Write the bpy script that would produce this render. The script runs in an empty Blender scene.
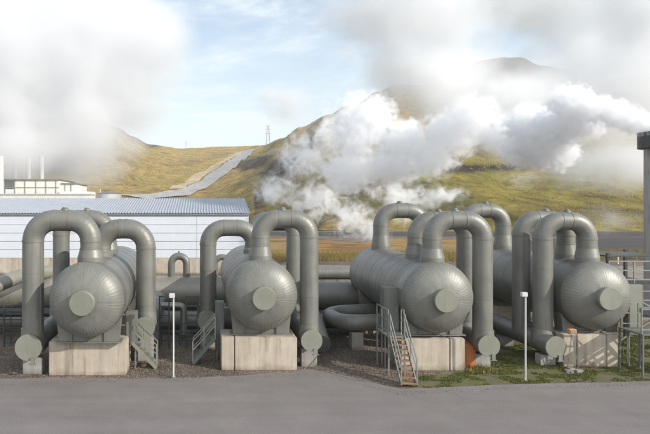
import bpy, bmesh, math, random
from mathutils import Vector, noise, Matrix
random.seed(7)
SC = bpy.context.scene
C = SC.collection
F = 600.0; VX = 205.0; VY = 205.0; CZ = 6.3
def pt(px, py, Y):
    """a point at depth Y metres seen at photograph pixel px,py"""
    return Vector(((px - VX) * Y / F, Y, CZ - (py - VY) * Y / F))

# ------------------------------------------------------------------ mesh helpers
class MB:
    def __init__(s):
        s.v = []; s.f = []; s.sharp = set(); s.flat = set()
    def add(s, vs, fs, flat=True):
        o = len(s.v); s.v += [Vector(p) for p in vs]
        for f in fs:
            if flat: s.flat.add(len(s.f))
            s.f.append(tuple(i + o for i in f))
        return o
    def box(s, x0, x1, y0, y1, z0, z1):
        s.add([(x0,y0,z0),(x1,y0,z0),(x1,y1,z0),(x0,y1,z0),(x0,y0,z1),(x1,y0,z1),(x1,y1,z1),(x0,y1,z1)],
              [(0,3,2,1),(4,5,6,7),(0,1,5,4),(1,2,6,5),(2,3,7,6),(3,0,4,7)])
        return s
    def bar(s, a, b, w, h=None, up=(0,0,1)):
        a = Vector(a); b = Vector(b); h = h or w
        d = (b - a).normalized(); u = Vector(up)
        if abs(d.dot(u)) > .98: u = Vector((0,1,0))
        r = d.cross(u).normalized(); u = r.cross(d).normalized()
        vs = []
        for p in (a, b):
            for (i, j) in ((-1,-1),(1,-1),(1,1),(-1,1)):
                vs.append(p + r * (i * w / 2) + u * (j * h / 2))
        s.add(vs, [(0,1,2,3),(7,6,5,4),(0,4,5,1),(1,5,6,2),(2,6,7,3),(3,7,4,0)])
        return s
    def sweep(s, pts, rad, seg=32, cap=True, sharp_rings=()):
        """circle swept along pts; rad is a number or a list"""
        pts = [Vector(p) for p in pts]; n = len(pts)
        if not isinstance(rad, (list, tuple)): rad = [rad] * n
        o = len(s.v)
        t0 = (pts[1] - pts[0]).normalized()
        ref = Vector((0,1,0)) if abs(t0.y) < .9 else Vector((0,0,1))
        nrm = (ref - t0 * ref.dot(t0)).normalized()
        for i in range(n):
            if i == 0: t = (pts[1] - pts[0])
            elif i == n - 1: t = (pts[-1] - pts[-2])
            else:
                a = (pts[i] - pts[i-1]); b = (pts[i+1] - pts[i])
                a = a.normalized() if a.length > 1e-6 else a; b = b.normalized() if b.length > 1e-6 else b
                t = a + b
            t = t.normalized()
            nrm = (nrm - t * nrm.dot(t)).normalized()
            bi = t.cross(nrm)
            for k in range(seg):
                a = 2 * math.pi * k / seg
                s.v.append(pts[i] + (nrm * math.cos(a) + bi * math.sin(a)) * rad[i])
        for i in range(n - 1):
            for k in range(seg):
                k2 = (k + 1) % seg
                s.f.append((o + i*seg + k, o + i*seg + k2, o + (i+1)*seg + k2, o + (i+1)*seg + k))
        for i in sharp_rings:
            for k in range(seg): s.sharp.add((o + i*seg + k, o + i*seg + (k+1) % seg))
        if cap:
            for i, rev in ((0, True), (n-1, False)):
                c = [o + i*seg + k for k in range(seg)]
                for k in range(seg): s.sharp.add((c[k], c[(k+1) % seg]))
                s.flat.add(len(s.f)); s.f.append(tuple(reversed(c)) if rev else tuple(c))
        return s
    def ring(s, c, axis, r, w=.05, t=.012, seg=32):
        """raised seam band around a pipe"""
        c = Vector(c); a = Vector(axis).normalized()
        s.sweep([c - a*w/2, c - a*w/2*.96, c + a*w/2*.96, c + a*w/2], [r*.99, r + t, r + t, r*.99], seg, False, (0,1,2,3))
        return s
    def build(s, name, mat, parent=None, loc=None, bevel=0, sub=0):
        me = bpy.data.meshes.new(name)
        org = Vector((0,0,0))
        if parent is not None:
            p = parent
            while p: org += p.location; p = p.parent
        elif loc is not None: org = Vector(loc)
        me.from_pydata([p - org for p in s.v], [], s.f)
        for i, pl in enumerate(me.polygons): pl.use_smooth = i not in s.flat
        if s.sharp:
            at = me.attributes.new('sharp_edge', 'BOOLEAN', 'EDGE')
            sh = {tuple(sorted(e)) for e in s.sharp}
            for e in me.edges:
                if tuple(sorted(e.vertices)) in sh: at.data[e.index].value = True
        me.update()
        if bevel:
            bm = bmesh.new(); bm.from_mesh(me)
            bmesh.ops.bevel(bm, geom=bm.edges[:], offset=bevel, segments=2, affect='EDGES')
            bm.to_mesh(me); bm.free()
        me.materials.append(mat)
        o = bpy.data.objects.new(name, me); C.objects.link(o)
        if parent is not None: o.parent = parent
        elif loc is not None: o.location = loc
        return o
def tag(o, label=None, cat=None, group=None, kind=None):
    if label: o['label'] = label
    if cat: o['category'] = cat
    if group: o['group'] = group
    if kind: o['kind'] = kind
    return o
def empty(name, loc, label=None, cat=None, group=None):
    o = bpy.data.objects.new(name, None); C.objects.link(o); o.location = loc
    return tag(o, label, cat, group)

# ------------------------------------------------------------------ materials
def nt(name):
    m = bpy.data.materials.new(name); m.use_nodes = True
    t = m.node_tree; t.nodes.clear()
    return m, t
def N(t, kind, **kw):
    n = t.nodes.new(kind)
    for k, v in kw.items():
        if k in n.inputs.keys(): n.inputs[k].default_value = v
        else: setattr(n, k, v)
    return n
def coords(t, scale=(1,1,1), src='Object', loc=(0,0,0)):
    tc = N(t, 'ShaderNodeTexCoord'); mp = N(t, 'ShaderNodeMapping')
    mp.inputs['Scale'].default_value = scale; mp.inputs['Location'].default_value = loc
    if src == 'Position':
        g = N(t, 'ShaderNodeNewGeometry'); t.links.new(g.outputs['Position'], mp.inputs[0])
    else: t.links.new(tc.outputs[src], mp.inputs[0])
    return mp.outputs[0]
def noise_tex(t, vec, scale, detail=4, rough=.55, dist=0):
    n = N(t, 'ShaderNodeTexNoise'); n.inputs['Scale'].default_value = scale
    n.inputs['Detail'].default_value = detail; n.inputs['Roughness'].default_value = rough
    n.inputs['Distortion'].default_value = dist
    t.links.new(vec, n.inputs['Vector']); return n.outputs['Fac']
def ramp(t, fac, stops):
    r = N(t, 'ShaderNodeValToRGB'); e = r.color_ramp.elements
    while len(e) < len(stops): e.new(.5)
    for i, (p, c) in enumerate(stops):
        e[i].position = p; e[i].color = (*c, 1) if len(c) == 3 else c
    t.links.new(fac, r.inputs[0]); return r.outputs[0]
def mixc(t, fac, a, b, mode='MIX'):
    m = N(t, 'ShaderNodeMix'); m.data_type = 'RGBA'; m.blend_type = mode
    for k, x in ((0, fac), (6, a), (7, b)):
        if isinstance(x, (int, float)): m.inputs[k].default_value = x
        elif isinstance(x, tuple): m.inputs[k].default_value = (*x, 1)
        else: t.links.new(x, m.inputs[k])
    return m.outputs[2]
def math_(t, op, a, b=None, clamp=False):
    m = N(t, 'ShaderNodeMath'); m.operation = op; m.use_clamp = clamp
    for k, x in ((0, a), (1, b)):
        if x is None: continue
        if isinstance(x, (int, float)): m.inputs[k].default_value = x
        else: t.links.new(x, m.inputs[k])
    return m.outputs[0]
def finish(t, col, rough=.6, metal=0, bump=None, bstr=.3, bdist=.02, spec=.5):
    b = N(t, 'ShaderNodeBsdfPrincipled'); o = N(t, 'ShaderNodeOutputMaterial')
    for k, x in (('Base Color', col), ('Roughness', rough), ('Metallic', metal)):
        if isinstance(x, tuple): b.inputs[k].default_value = (*x, 1)
        elif isinstance(x, (int, float)): b.inputs[k].default_value = x
        else: t.links.new(x, b.inputs[k])
    b.inputs['Specular IOR Level'].default_value = spec
    if bump is not None:
        bp = N(t, 'ShaderNodeBump'); bp.inputs['Strength'].default_value = bstr
        bp.inputs['Distance'].default_value = bdist
        t.links.new(bump, bp.inputs['Height']); t.links.new(bp.outputs[0], b.inputs['Normal'])
    t.links.new(b.outputs[0], o.inputs[0])
def paint(name, col, var=.12, rough=.38, metal=.25, dirt=.25, bstr=.15, streak=True, courses=False):
    m, t = nt(name)
    v = coords(t, src='Position')
    n1 = noise_tex(t, v, 1.3, 5, .6); n2 = noise_tex(t, coords(t, (7, 7, .6), 'Position'), 1.0, 4, .6)
    n3 = noise_tex(t, v, 22, 3, .6)
    lo = tuple(c * (1 - var) for c in col); hi = tuple(min(1, c * (1 + var)) for c in col)
    c = ramp(t, n1, [(.3, lo), (.7, hi)])
    if streak:
        d = ramp(t, n2, [(.48, (0,0,0)), (.75, (1,1,1))])
        dm = math_(t, 'MULTIPLY', d, dirt)
        c = mixc(t, dm, c, tuple(x * .6 for x in col))
    if courses:      # each cladding course a slightly different tone
        sp = N(t, 'ShaderNodeSeparateXYZ'); t.links.new(v, sp.inputs[0])
        wn = N(t, 'ShaderNodeTexWhiteNoise'); wn.noise_dimensions = '1D'
        t.links.new(math_(t, 'FLOOR', math_(t, 'DIVIDE', sp.outputs[1], 1.17)), wn.inputs['W'])
        c = mixc(t, 1.0, c, ramp(t, wn.outputs[0], [(0, (.84,.84,.84)), (1, (1.12,1.12,1.13))]), 'MULTIPLY')
    r = math_(t, 'ADD', math_(t, 'MULTIPLY', n3, .22), rough - .11)
    bb = noise_tex(t, v, 3.2, 3, .5)
    finish(t, c, r, metal, bb, bstr, .03)
    return m
M = {}
M['clad'] = paint('olive_grey_cladding', (.166, .165, .145), var=.15, rough=.47, metal=.2, dirt=.4)
M['body'] = paint('tank_cladding', (.172, .169, .154), courses=True, var=.15, rough=.42, metal=.3, dirt=.4)
M['cap'] = paint('pale_green_cap_paint', (.20, .203, .165), rough=.5, metal=.1)
M['steel'] = paint('grey_painted_steel', (.13, .14, .125), rough=.5, metal=.2)
M['dark'] = paint('dark_steel', (.05, .055, .05), rough=.5, metal=.3)
M['galv'] = paint('galvanised_steel', (.27, .28, .25), rough=.45, metal=.6, dirt=.4)
M['white'] = paint('white_paint', (.50, .50, .48), rough=.5, metal=0, dirt=.3)
M['siding'] = paint('pale_blue_siding', (.54, .57, .615), var=.04, rough=.55, metal=0, dirt=.12, bstr=.05)
M['roof'] = paint('grey_blue_roof', (.36, .385, .425), var=.08, rough=.5, metal=.2, dirt=.3, bstr=.05)
M['roofdark'] = paint('dark_roof', (.16, .165, .16), rough=.6, metal=0)
M['orange'] = paint('orange_paint', (.60, .24, .08), rough=.5, metal=0)
M['rustbox'] = paint('rusty_orange_box', (.38, .13, .045), var=.3, rough=.8, metal=0, dirt=.7)
M['rust'] = paint('rusty_treads', (.25, .15, .09), var=.35, rough=.8, metal=.1, dirt=.5)
M['cream'] = paint('cream_cladding', (.62, .60, .54), var=.08, rough=.6, metal=0, dirt=.35)
M['bigpipe'] = paint('beige_pipe_cladding', (.24, .225, .185), rough=.42, metal=.25)
M['redpaint'] = paint('brown_red_paint', (.17, .06, .035), rough=.6, metal=0)
def mk_concrete(name, col, dark):
    m, t = nt(name)
    st = noise_tex(t, coords(t, (1.7, 1.7, .16), 'Position'), 1.5, 6, .7, .15)
    st2 = noise_tex(t, coords(t, (2.2, 2.2, .15), 'Position', (3,1,0)), 1.2, 3, .6)
    fine = noise_tex(t, coords(t, src='Position'), 30, 4, .6)
    blot = noise_tex(t, coords(t, src='Position'), 1.7, 5, .6)
    c = ramp(t, st, [(.28, dark), (.46, col), (.8, tuple(min(1, x*1.12) for x in col))])
    k = ramp(t, st2, [(.42, (1,1,1)), (.68, (.62,.56,.5))])
    c = mixc(t, .55, c, k, 'MULTIPLY')
    sz = N(t, 'ShaderNodeSeparateXYZ'); t.links.new(coords(t, src='Position'), sz.inputs[0])
    dz = math_(t, 'ADD', sz.outputs[2], math_(t, 'MULTIPLY', math_(t, 'SUBTRACT', blot, .5), .5))
    c = mixc(t, .8, c, ramp(t, dz, [(.0, (.55,.5,.45)), (.22, (1,1,1))]), 'MULTIPLY')
    k2 = ramp(t, blot, [(.3, (.72,.71,.69)), (.62, (1,1,1))])
    c = mixc(t, .6, c, k2, 'MULTIPLY')
    c = mixc(t, .18, c, ramp(t, fine, [(.3,(.5,.5,.5)), (.7,(1,1,1))]), 'MULTIPLY')
    finish(t, c, .85, 0, fine, .35, .01, .3)
    return m
M['conc'] = mk_concrete('stained_concrete', (.455, .40, .33), (.20, .165, .12))
M['conc2'] = mk_concrete('grey_concrete', (.34, .33, .31), (.2, .19, .18))
def mk_ground():
    m, t = nt('lava_gravel')
    v = coords(t, src='Position')
    a = noise_tex(t, v, .25, 5, .6); b = noise_tex(t, v, 14, 5, .7)
    vo = N(t, 'ShaderNodeTexVoronoi'); vo.inputs['Scale'].default_value = 16; t.links.new(v, vo.inputs['Vector'])
    c = ramp(t, a, [(.3, (.10,.084,.07)), (.55, (.18,.148,.12)), (.75, (.26,.215,.17))])
    c = mixc(t, .75, c, ramp(t, b, [(.3,(.45,.43,.42)), (.7,(1.3,1.25,1.2))]), 'MULTIPLY')
    vg = N(t, 'ShaderNodeRGBToBW'); t.links.new(vo.outputs['Color'], vg.inputs[0])
    c = mixc(t, .6, c, vg.outputs[0], 'SOFT_LIGHT')
    finish(t, c, .95, 0, math_(t, 'ADD', b, vo.outputs['Distance']), .8, .05, .2)
    return m
M['ground'] = mk_ground()
def mk_asphalt():
    m, t = nt('asphalt')
    v = coords(t, src='Position')
    a = noise_tex(t, coords(t, (.12, .55, 1), 'Position'), 1.0, 5, .6); b = noise_tex(t, v, 60, 3, .7)
    l = noise_tex(t, v, .8, 6, .65)
    tr = noise_tex(t, coords(t, (.05, 2.2, 1), 'Position'), 1.0, 3, .5)
    c = ramp(t, a, [(.3, (.163,.147,.139)), (.7, (.197,.177,.168))])
    c = mixc(t, .35, c, ramp(t, l, [(.35,(.75,.74,.73)), (.65,(1.12,1.1,1.08))]), 'MULTIPLY')
    c = mixc(t, .15, c, ramp(t, tr, [(.35,(.8,.8,.8)), (.65,(1.1,1.1,1.1))]), 'MULTIPLY')
    c = mixc(t, .8, c, ramp(t, b, [(.3,(.62,.62,.62)), (.7,(1.35,1.35,1.35))]), 'MULTIPLY')
    # sparse patches of oil and grit
    oil = noise_tex(t, v, 2.1, 4, .6, .4)
    c = mixc(t, ramp(t, oil, [(.70,(0,0,0)), (.78,(.5,.5,.5))]), c, (.07,.065,.06))
    vc = N(t, 'ShaderNodeTexVoronoi'); vc.feature = 'DISTANCE_TO_EDGE'; vc.inputs['Scale'].default_value = .22
    dn = N(t, 'ShaderNodeVectorMath'); dn.operation = 'ADD'; nn = N(t, 'ShaderNodeTexNoise'); nn.inputs['Scale'].default_value = 1.2; nn.inputs['Detail'].default_value = 6
    t.links.new(v, nn.inputs['Vector']); t.links.new(v, dn.inputs[0]); t.links.new(nn.outputs['Color'], dn.inputs[1]); t.links.new(dn.outputs[0], vc.inputs['Vector'])
    cr = ramp(t, vc.outputs['Distance'], [(.0, (1,1,1)), (.006, (0,0,0))])
    msk = ramp(t, noise_tex(t, v, .16, 2, .5), [(.55, (0,0,0)), (.7, (.28,.28,.28))])
    c = mixc(t, math_(t, 'MULTIPLY', cr, msk), c, (.05,.046,.043))
    g2 = noise_tex(t, v, 9, 2, .5); c = mixc(t, ramp(t, g2, [(.72,(0,0,0)), (.78,(.35,.35,.35))]), c, (.30,.28,.26))
    finish(t, c, .9, 0, b, .5, .008, .25)
    return m
M['asphalt'] = mk_asphalt()
def mk_turf():
    m, t = nt('patchy_turf')
    v = coords(t, src='Position')
    a = noise_tex(t, v, 1.4, 6, .7); b = noise_tex(t, v, 25, 4, .7)
    c = ramp(t, a, [(.40, (.17,.14,.10)), (.54, (.14,.135,.065)), (.68, (.11,.135,.04))])
    c = mixc(t, .7, c, ramp(t, b, [(.3,(.4,.4,.4)), (.7,(1.3,1.3,1.2))]), 'MULTIPLY')
    finish(t, c, .95, 0, b, .8, .05, .15)
    return m
M['turf'] = mk_turf()
def mk_blade(name, lo, hi):
    m, t = nt(name)
    v = coords(t, src='Position'); a = noise_tex(t, v, 5, 3, .6)
    finish(t, ramp(t, a, [(.35, lo), (.65, hi)]), .8, 0, None, spec=.2)
    return m
M['blade'] = mk_blade('grass_blades', (.07,.085,.02), (.15,.16,.05))
M['bush'] = mk_blade('dry_heath', (.16,.12,.04), (.26,.21,.07))
def mk_field():
    m, t = nt('dry_orange_grass')
    v = coords(t, src='Position')
    a = noise_tex(t, coords(t, (.6,1.4,1), 'Position'), .12, 7, .65); b = noise_tex(t, v, 1.5, 5, .7)
    c = ramp(t, a, [(.36, (.13,.085,.05)), (.45, (.26,.14,.05)), (.52, (.33,.22,.09)), (.60, (.20,.17,.08)), (.7, (.28,.15,.06))])
    c = mixc(t, .6, c, ramp(t, b, [(.3,(.5,.5,.5)), (.7,(1.2,1.2,1.2))]), 'MULTIPLY')
    finish(t, c, .95, 0, b, .8, .3, .1)
    return m
M['field'] = mk_field()
def mk_hill():
    m, t = nt('mossy_hillside')
    at = N(t, 'ShaderNodeAttribute'); at.attribute_name = 'zone'
    sep = N(t, 'ShaderNodeSeparateColor'); t.links.new(at.outputs['Color'], sep.inputs[0])
    v = coords(t, (1, 1, 1.3), 'Position')
    n1 = noise_tex(t, v, .02, 9, .7, .3); n2 = noise_tex(t, v, .10, 9, .75, .2); n3 = noise_tex(t, v, .9, 5, .75)
    moss = ramp(t, n1, [(.3, (.24,.16,.07)), (.40, (.44,.33,.12)), (.48, (.68,.47,.18)), (.57, (.54,.45,.13)), (.66, (.70,.47,.22)), (.75,(.42,.27,.13))])
    green = ramp(t, n1, [(.3, (.18,.13,.07)), (.43, (.33,.28,.085)), (.52, (.48,.40,.11)), (.60, (.36,.34,.09)), (.70, (.56,.42,.16))])
    rock = ramp(t, n2, [(.35, (.05,.042,.036)), (.65, (.12,.10,.085))])
    c = mixc(t, sep.outputs[0], moss, green)
    k = math_(t, 'ADD', sep.outputs[1], math_(t, 'MULTIPLY', math_(t, 'SUBTRACT', n2, .5), 1.6), True)
    k = ramp(t, k, [(.35,(0,0,0)), (.6,(1,1,1))])
    c = mixc(t, k, c, rock)
    k3 = ramp(t, n2, [(.36,(.36,.33,.32)), (.5,(.95,.92,.88)), (.64,(1.4,1.3,1.15))])
    c = mixc(t, .75, c, k3, 'MULTIPLY')
    c = mixc(t, .5, c, ramp(t, n3, [(.3,(.5,.5,.5)), (.7,(1.3,1.3,1.3))]), 'MULTIPLY')
    finish(t, c, 1, 0, math_(t, 'ADD', n2, math_(t, 'MULTIPLY', n3, .3)), 1.0, 9.0, .05)
    return m
M['hill'] = mk_hill()
def mk_plain(name, col, sc=1.0):
    m, t = nt(name)
    n = noise_tex(t, coords(t, src='Position'), sc, 6, .65)
    finish(t, ramp(t, n, [(.3, tuple(x*.7 for x in col)), (.7, tuple(x*1.2 for x in col))]), .95, 0, n, .5, .2, .1)
    return m
M['gravelroad'] = mk_plain('grey_gravel_road', (.36,.345,.33), .2)
M['cut'] = mk_plain('bare_tan_soil', (.44,.34,.22), .1)
M['tarmac'] = mk_plain('dark_tarmac', (.075,.07,.068), .3)
M['paleg'] = mk_plain('pale_gravel', (.24,.21,.18), .5)

# ------------------------------------------------------------------ terrain
def interp(tab, x):
    if x <= tab[0][0]: return tab[0][1]
    for (a, b), (c, d) in zip(tab, tab[1:]):
        if x <= c:
            t = (x - a) / (c - a); t = t*t*(3 - 2*t)
            return b + (d - b) * t
    return tab[-1][1]
NEAR = [(-900,70),(-300,88),(-60,92),(60,96),(100,84),(118,78),(133,69),(150,61),(180,57),(230,59),(262,60),(282,67),(300,78),(330,91),(345,99),(360,103),(375,113),(398,121),(420,120),(450,112),(480,104),(520,98),(600,92),(700,88),(900,70),(1500,50)]
FAR = [(-900,0),(330,40),(400,100),(450,130),(483,148),(500,151),(520,151),(540,143),(600,132),(700,120),(900,90),(1500,50)]
def foot(px): return interp([(-300,330),(200,330),(262,230),(330,150),(700,140)], px)
def crest(px): return interp([(-300,900),(150,950),(240,1000),(290,760),(350,640),(450,600),(700,560)], px)
def H(X, Y):
    if Y < 60: return 0.0
    px = VX + F * X / Y
    f, c = foot(px), crest(px)
    n = noise.fractal(Vector((X*.006, Y*.006, 1.7)), 1.0, 2.1, 6)
    n2 = noise.fractal(Vector((X*.03, Y*.03, 4.2)), .9, 2.1, 5)
    if px < 290: n2 *= min(1, max(.15, abs(px-215)/75)) if px > 140 else 1
    n3 = noise.fractal(Vector((X*.014, Y*.007, 7.7)), 1.0, 2.2, 4)
    t = (Y - f) / (c - f)
    S = interp(NEAR, px)
    zc = CZ + S / F * c
    if t <= 0: return 0.0
    amp = min(1, t*2.5)
    if t < 1:
        p = interp([(200,1.15),(330,.95),(700,1.35)], px)
        z = zc * (t ** p)
        # terraces on the near slope
        z += amp * (1 - t) * ((n * (16 if px > 290 or px < 140 else 6) + (.5 - abs(n3)) * 14 * (1 if px > 290 else .35)) * min(1, t*2) + n2 * 6) 
    else:
        z = zc * max(.55, 1 - (t - 1) * .9)
    z += n2 * 3.0 * amp * min(1, abs(1-t)*4)
    # far massif
    c2 = 1700
    S2 = interp(FAR, px)
    z2 = CZ + S2 / F * c2
    t2 = (Y - 900) / (c2 - 900)
    if t2 > 0:
        zz = z2 * (t2 if t2 < 1 else max(.3, 1 - (t2 - 1))) + n2 * 8 * max(0, 1 - abs(1-t2)*1.0)*(1 if t2<.95 else .35) 
        z = max(z, zz)
    return z
def hit(px, py, y0=150, y1=1600):
    Y = y0
    while Y < y1:
        p = pt(px, py, Y)
        if H(p.x, Y) >= p.z: return Vector((p.x, Y, H(p.x, Y)))
        Y += max(1.0, Y * .004)
    return None
def terrain():
    vs = []; fs = []; zone = []
    us = [(-900 + i * 3.2 * 1.0) for i in range(0, 760)]
    ys = []; y = 140.0
    while y < 2600: ys.append(y); y *= 1.016 if y < 1100 else 1.03
    for Y in ys:
        for u in us:
            X = (u - VX) * Y / F; z = H(X, Y)
            vs.append((X, Y, z - (.35 if Y < 145 else 0)))
    W = len(us)
    for j in range(len(ys) - 1):
        for i in range(W - 1):
            a = j*W + i; fs.append((a, a+1, a+W+1, a+W))
    me = bpy.data.meshes.new('hillside'); me.from_pydata(vs, [], fs)
    for p in me.polygons: p.use_smooth = True
    ca = me.color_attributes.new('zone', 'FLOAT_COLOR', 'POINT')
    for i, (X, Y, z) in enumerate(vs):
        px = VX + F*X/Y; py = VY + F*(CZ - z)/Y
        n = noise.fractal(Vector((X*.01, Y*.01, 9)), 1, 2.1, 4)
        g = 0
        if px > 330: g = min(1, max(0, (py - 125 - (600 - Y)*.02) / 35)) * min(1, (px-330)/120 + .3)
        rock = 0
        if px > 255: rock = max(0, min(1, .55 - abs(px - 300 - (150 - py)*.9) / 55)) + max(0, .75 - abs(py - 168 + (px-480)*.02) / 12) * max(.3, min(1, (px-380)/60))
        if Y > 1000 and px > 330: rock = .9
        d_ = math.hypot((px - 262 + (py-160)*1.1) / 30, (py - 163) / 9); rock = max(rock, .62 * max(0, min(1, 1.6 - d_ + n*.5)))
        if px < 175: rock = max(rock, min(.7, (175-px)/30) - (py - (VY - interp(NEAR, px))) / 14)
        ca.data[i].color = (max(0, min(1, g + n*.5)), max(0, min(1, rock + n*.15)), 0, 1)
    me.materials.append(M['hill'])
    o = bpy.data.objects.new('hillside', me); C.objects.link(o); tag(o, kind='structure')
terrain()
def sheet(name, poly, z, mat, kind='structure'):
    mb = MB(); mb.add([(x, y, z) for x, y in poly], [tuple(range(len(poly)))])
    return tag(mb.build(name, mat), kind=kind)
sheet('ground', [(-900,-150),(1200,-150),(1200,142),(900,335),(-900,335)] , 0, M['ground'])
# asphalt of the yard: its far edge follows the photograph
def gp(px, py): p = Vector(((px-VX), F, -(py-VY))); k = CZ/(py-VY); return (p.x*k, p.y*k)
edge = [gp(-260,383), gp(-60,382), gp(0,379), gp(60,378), gp(120,379), gp(180,378.5), gp(240,376), gp(290,372), gp(306,369), gp(330,373), gp(360,379), gp(385,386), gp(400,389), gp(430,388.5), gp(500,385), gp(560,383.5), gp(610,382.5), gp(660,381), gp(900,381)]
fine_edge = []
for (a, b) in zip(edge, edge[1:]):
    for k in range(14):
        t = k/14; x = a[0]+(b[0]-a[0])*t; y = a[1]+(b[1]-a[1])*t
        fine_edge.append((x, y + .10*noise.noise(Vector((x*1.7, 3, 0))) + .05*noise.noise(Vector((x*9, 8, 0)))))
fine_edge.append(edge[-1])
sheet('asphalt', [(-70,-60),(70,-60)] + list(reversed(fine_edge)), .012, M['asphalt'])
turf_poly = [gp(413,388), gp(430,388), gp(500,384.5), gp(560,383), gp(610,382), gp(660,380.5), gp(860,380), gp(860,330), gp(640,332), gp(560,335), gp(500,332), gp(470,345), gp(468,372), gp(415,377)]
sheet('turf', turf_poly, .005, M['turf'])
sheet('grass_field', [(4,68),(8,66),(13,68.5),(20,67),(27,71),(34,68),(44,74),(60,70),(90,70),(110,112),(60,118),(44,108),(36,112),(26,100),(19,110),(12,115),(4,108)], .03, M['field'])
sheet('access_road', [(4,52),(90,46),(150,52),(150,64),(60,63),(30,61),(4,63)], .025, M['paleg'])
sheet('tarmac_road', [(-10,124),(12,124),(40,121),(130,118),(200,118),(200,140),(60,141),(20,140),(-10,142)], .03, M['tarmac'])
sheet('parking_area', [(40,72),(60,70),(120,74),(160,110),(160,117),(70,116),(50,100)], .04, M['tarmac'])
# roads and cuts draped over the hill
def drape(name, left, right, mat, lift=.5, n=30):
    pl = [hit(*p) for p in left]; pr = [hit(*p) for p in right]
    if any(p is None for p in pl + pr): print('drape miss', name, [(a, b) for a, b in zip(left+right, pl+pr) if b is None]); return
    vs = []; fs = []
    K = 6; rows = 0
    for (a, b), (c, d) in zip(zip(pl, pl[1:]), zip(pr, pr[1:])):
        for k in range(n):
            t = k / n; l = a.lerp(b, t); r = c.lerp(d, t)
            for j in range(K + 1):
                q = l.lerp(r, j / K); vs.append((q.x, q.y, H(q.x, q.y) + lift))
            rows += 1
    for i in range(rows - 1):
        for j in range(K):
            a = i*(K+1) + j; fs.append((a, a+1, a+K+2, a+K+1))
    mb = MB(); mb.add(vs, fs, False); tag(mb.build(name, mat), kind='structure')
drape('road', [(248,149.5),(236,156),(222,167),(205,178),(188,188),(160,194),(110,198)], [(256,150.2),(248,157),(236,168),(221,178),(208,188),(187,196.7),(145,199.8)], M['gravelroad'], .9)
drape('bare_soil', [(240,151.6),(225,159),(207,170),(187,181),(168,190)], [(246,151),(233,158),(219,167.5),(201,179),(184,189)], M['cut'], .6)

# ------------------------------------------------------------------ pipes, tanks
def arc(c, r, a0, a1, n, ex, ez):
    return [c + ex * (r*math.cos(a0 + (a1-a0)*i/n)) + ez * (r*math.sin(a0 + (a1-a0)*i/n)) for i in range(n+1)]
ARCHES = 'inverted U steam pipes rising from the tanks'
def arch(xr, xl, Y, zroot, ztop, zleg, r, label, knob=True, cone=True, R=None, segs=9):
    """inverted-U pipe: root on the tank top at xr, leg coming down at xl"""
    R = R or r * 1.95
    sg = 1 if xl > xr else -1
    o = empty('arch_pipe', (xl, Y, zleg), label, 'steam pipe', ARCHES)
    zc = ztop - r - R
    ex = Vector((1,0,0)); ez = Vector((0,0,1))
    c1 = Vector((xr + sg*R, Y, zc)); c2 = Vector((xl - sg*R, Y, zc))
    if sg > 0: a1 = arc(c1, R, math.pi, math.pi/2, segs, ex, ez); a2 = arc(c2, R, math.pi/2, 0, segs, ex, ez)
    else: a1 = arc(c1, R, 0, math.pi/2, segs, ex, ez); a2 = arc(c2, R, math.pi/2, math.pi, segs, ex, ez)
    b = MB()
    pts = a1 + a2; rr = []
    n = len(pts)
    b.sweep(pts, r*1.0, 40, False, range(0, n))
    # little lap joints along the bend
    b.ring(pts[segs], ex, r, .05, .01, 40); b.ring(pts[segs+1], ex, r, .05, .01, 40)
    b.ring(pts[0], ez, r, .07, .014, 40); b.ring(pts[-1], ez, r, .07, .014, 40)
    b.build('bend', M['clad'], o)
    g = MB(); top = Vector((xl, Y, zc)); bot = Vector((xl, Y, zleg))
    g.sweep([top, bot], r*.992, 40, False)
    L = zc - zleg; k = 1
    while k * 1.15 < L - .2: g.ring((xl, Y, zc - k*1.15), ez, r*.992, .045, .007, 40); k += 1
    # long seam down the back of the leg
    g.bar((xl + r*.82, Y - r*.58, zc), (xl + r*.82, Y - r*.58, zleg), .02, .012)
    g.build('leg', M['clad'], o)
    if cone:
        zk = zroot + min(.75, (zc - zroot)*.6)
        cn = MB(); rb = r * 1.26
        cn.sweep([(xr,Y,zroot-.55), (xr,Y,zroot+.12), (xr,Y,zk)], [rb, rb*.98, r*1.01], 40, False, (1,2))
        cn.sweep([(xr,Y,zk), (xr,Y,zc)], r*.995, 40, False)
        cn.ring((xr,Y,zk), ez, r*1.01, .06, .012, 40)
        cn.build('cone_collar', M['clad'], o)
    if knob:
        kb = MB(); kc = Vector(((xr*.55+xl*.45), Y, ztop - .02))
        kb.sweep([kc, kc+Vector((0,0,.07)), kc+Vector((0,0,.07)), kc+Vector((0,0,.12))], [.14,.14,.10,.09], 16)
        kb.build('vent_knob', M['steel'], o)
    return o
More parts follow.
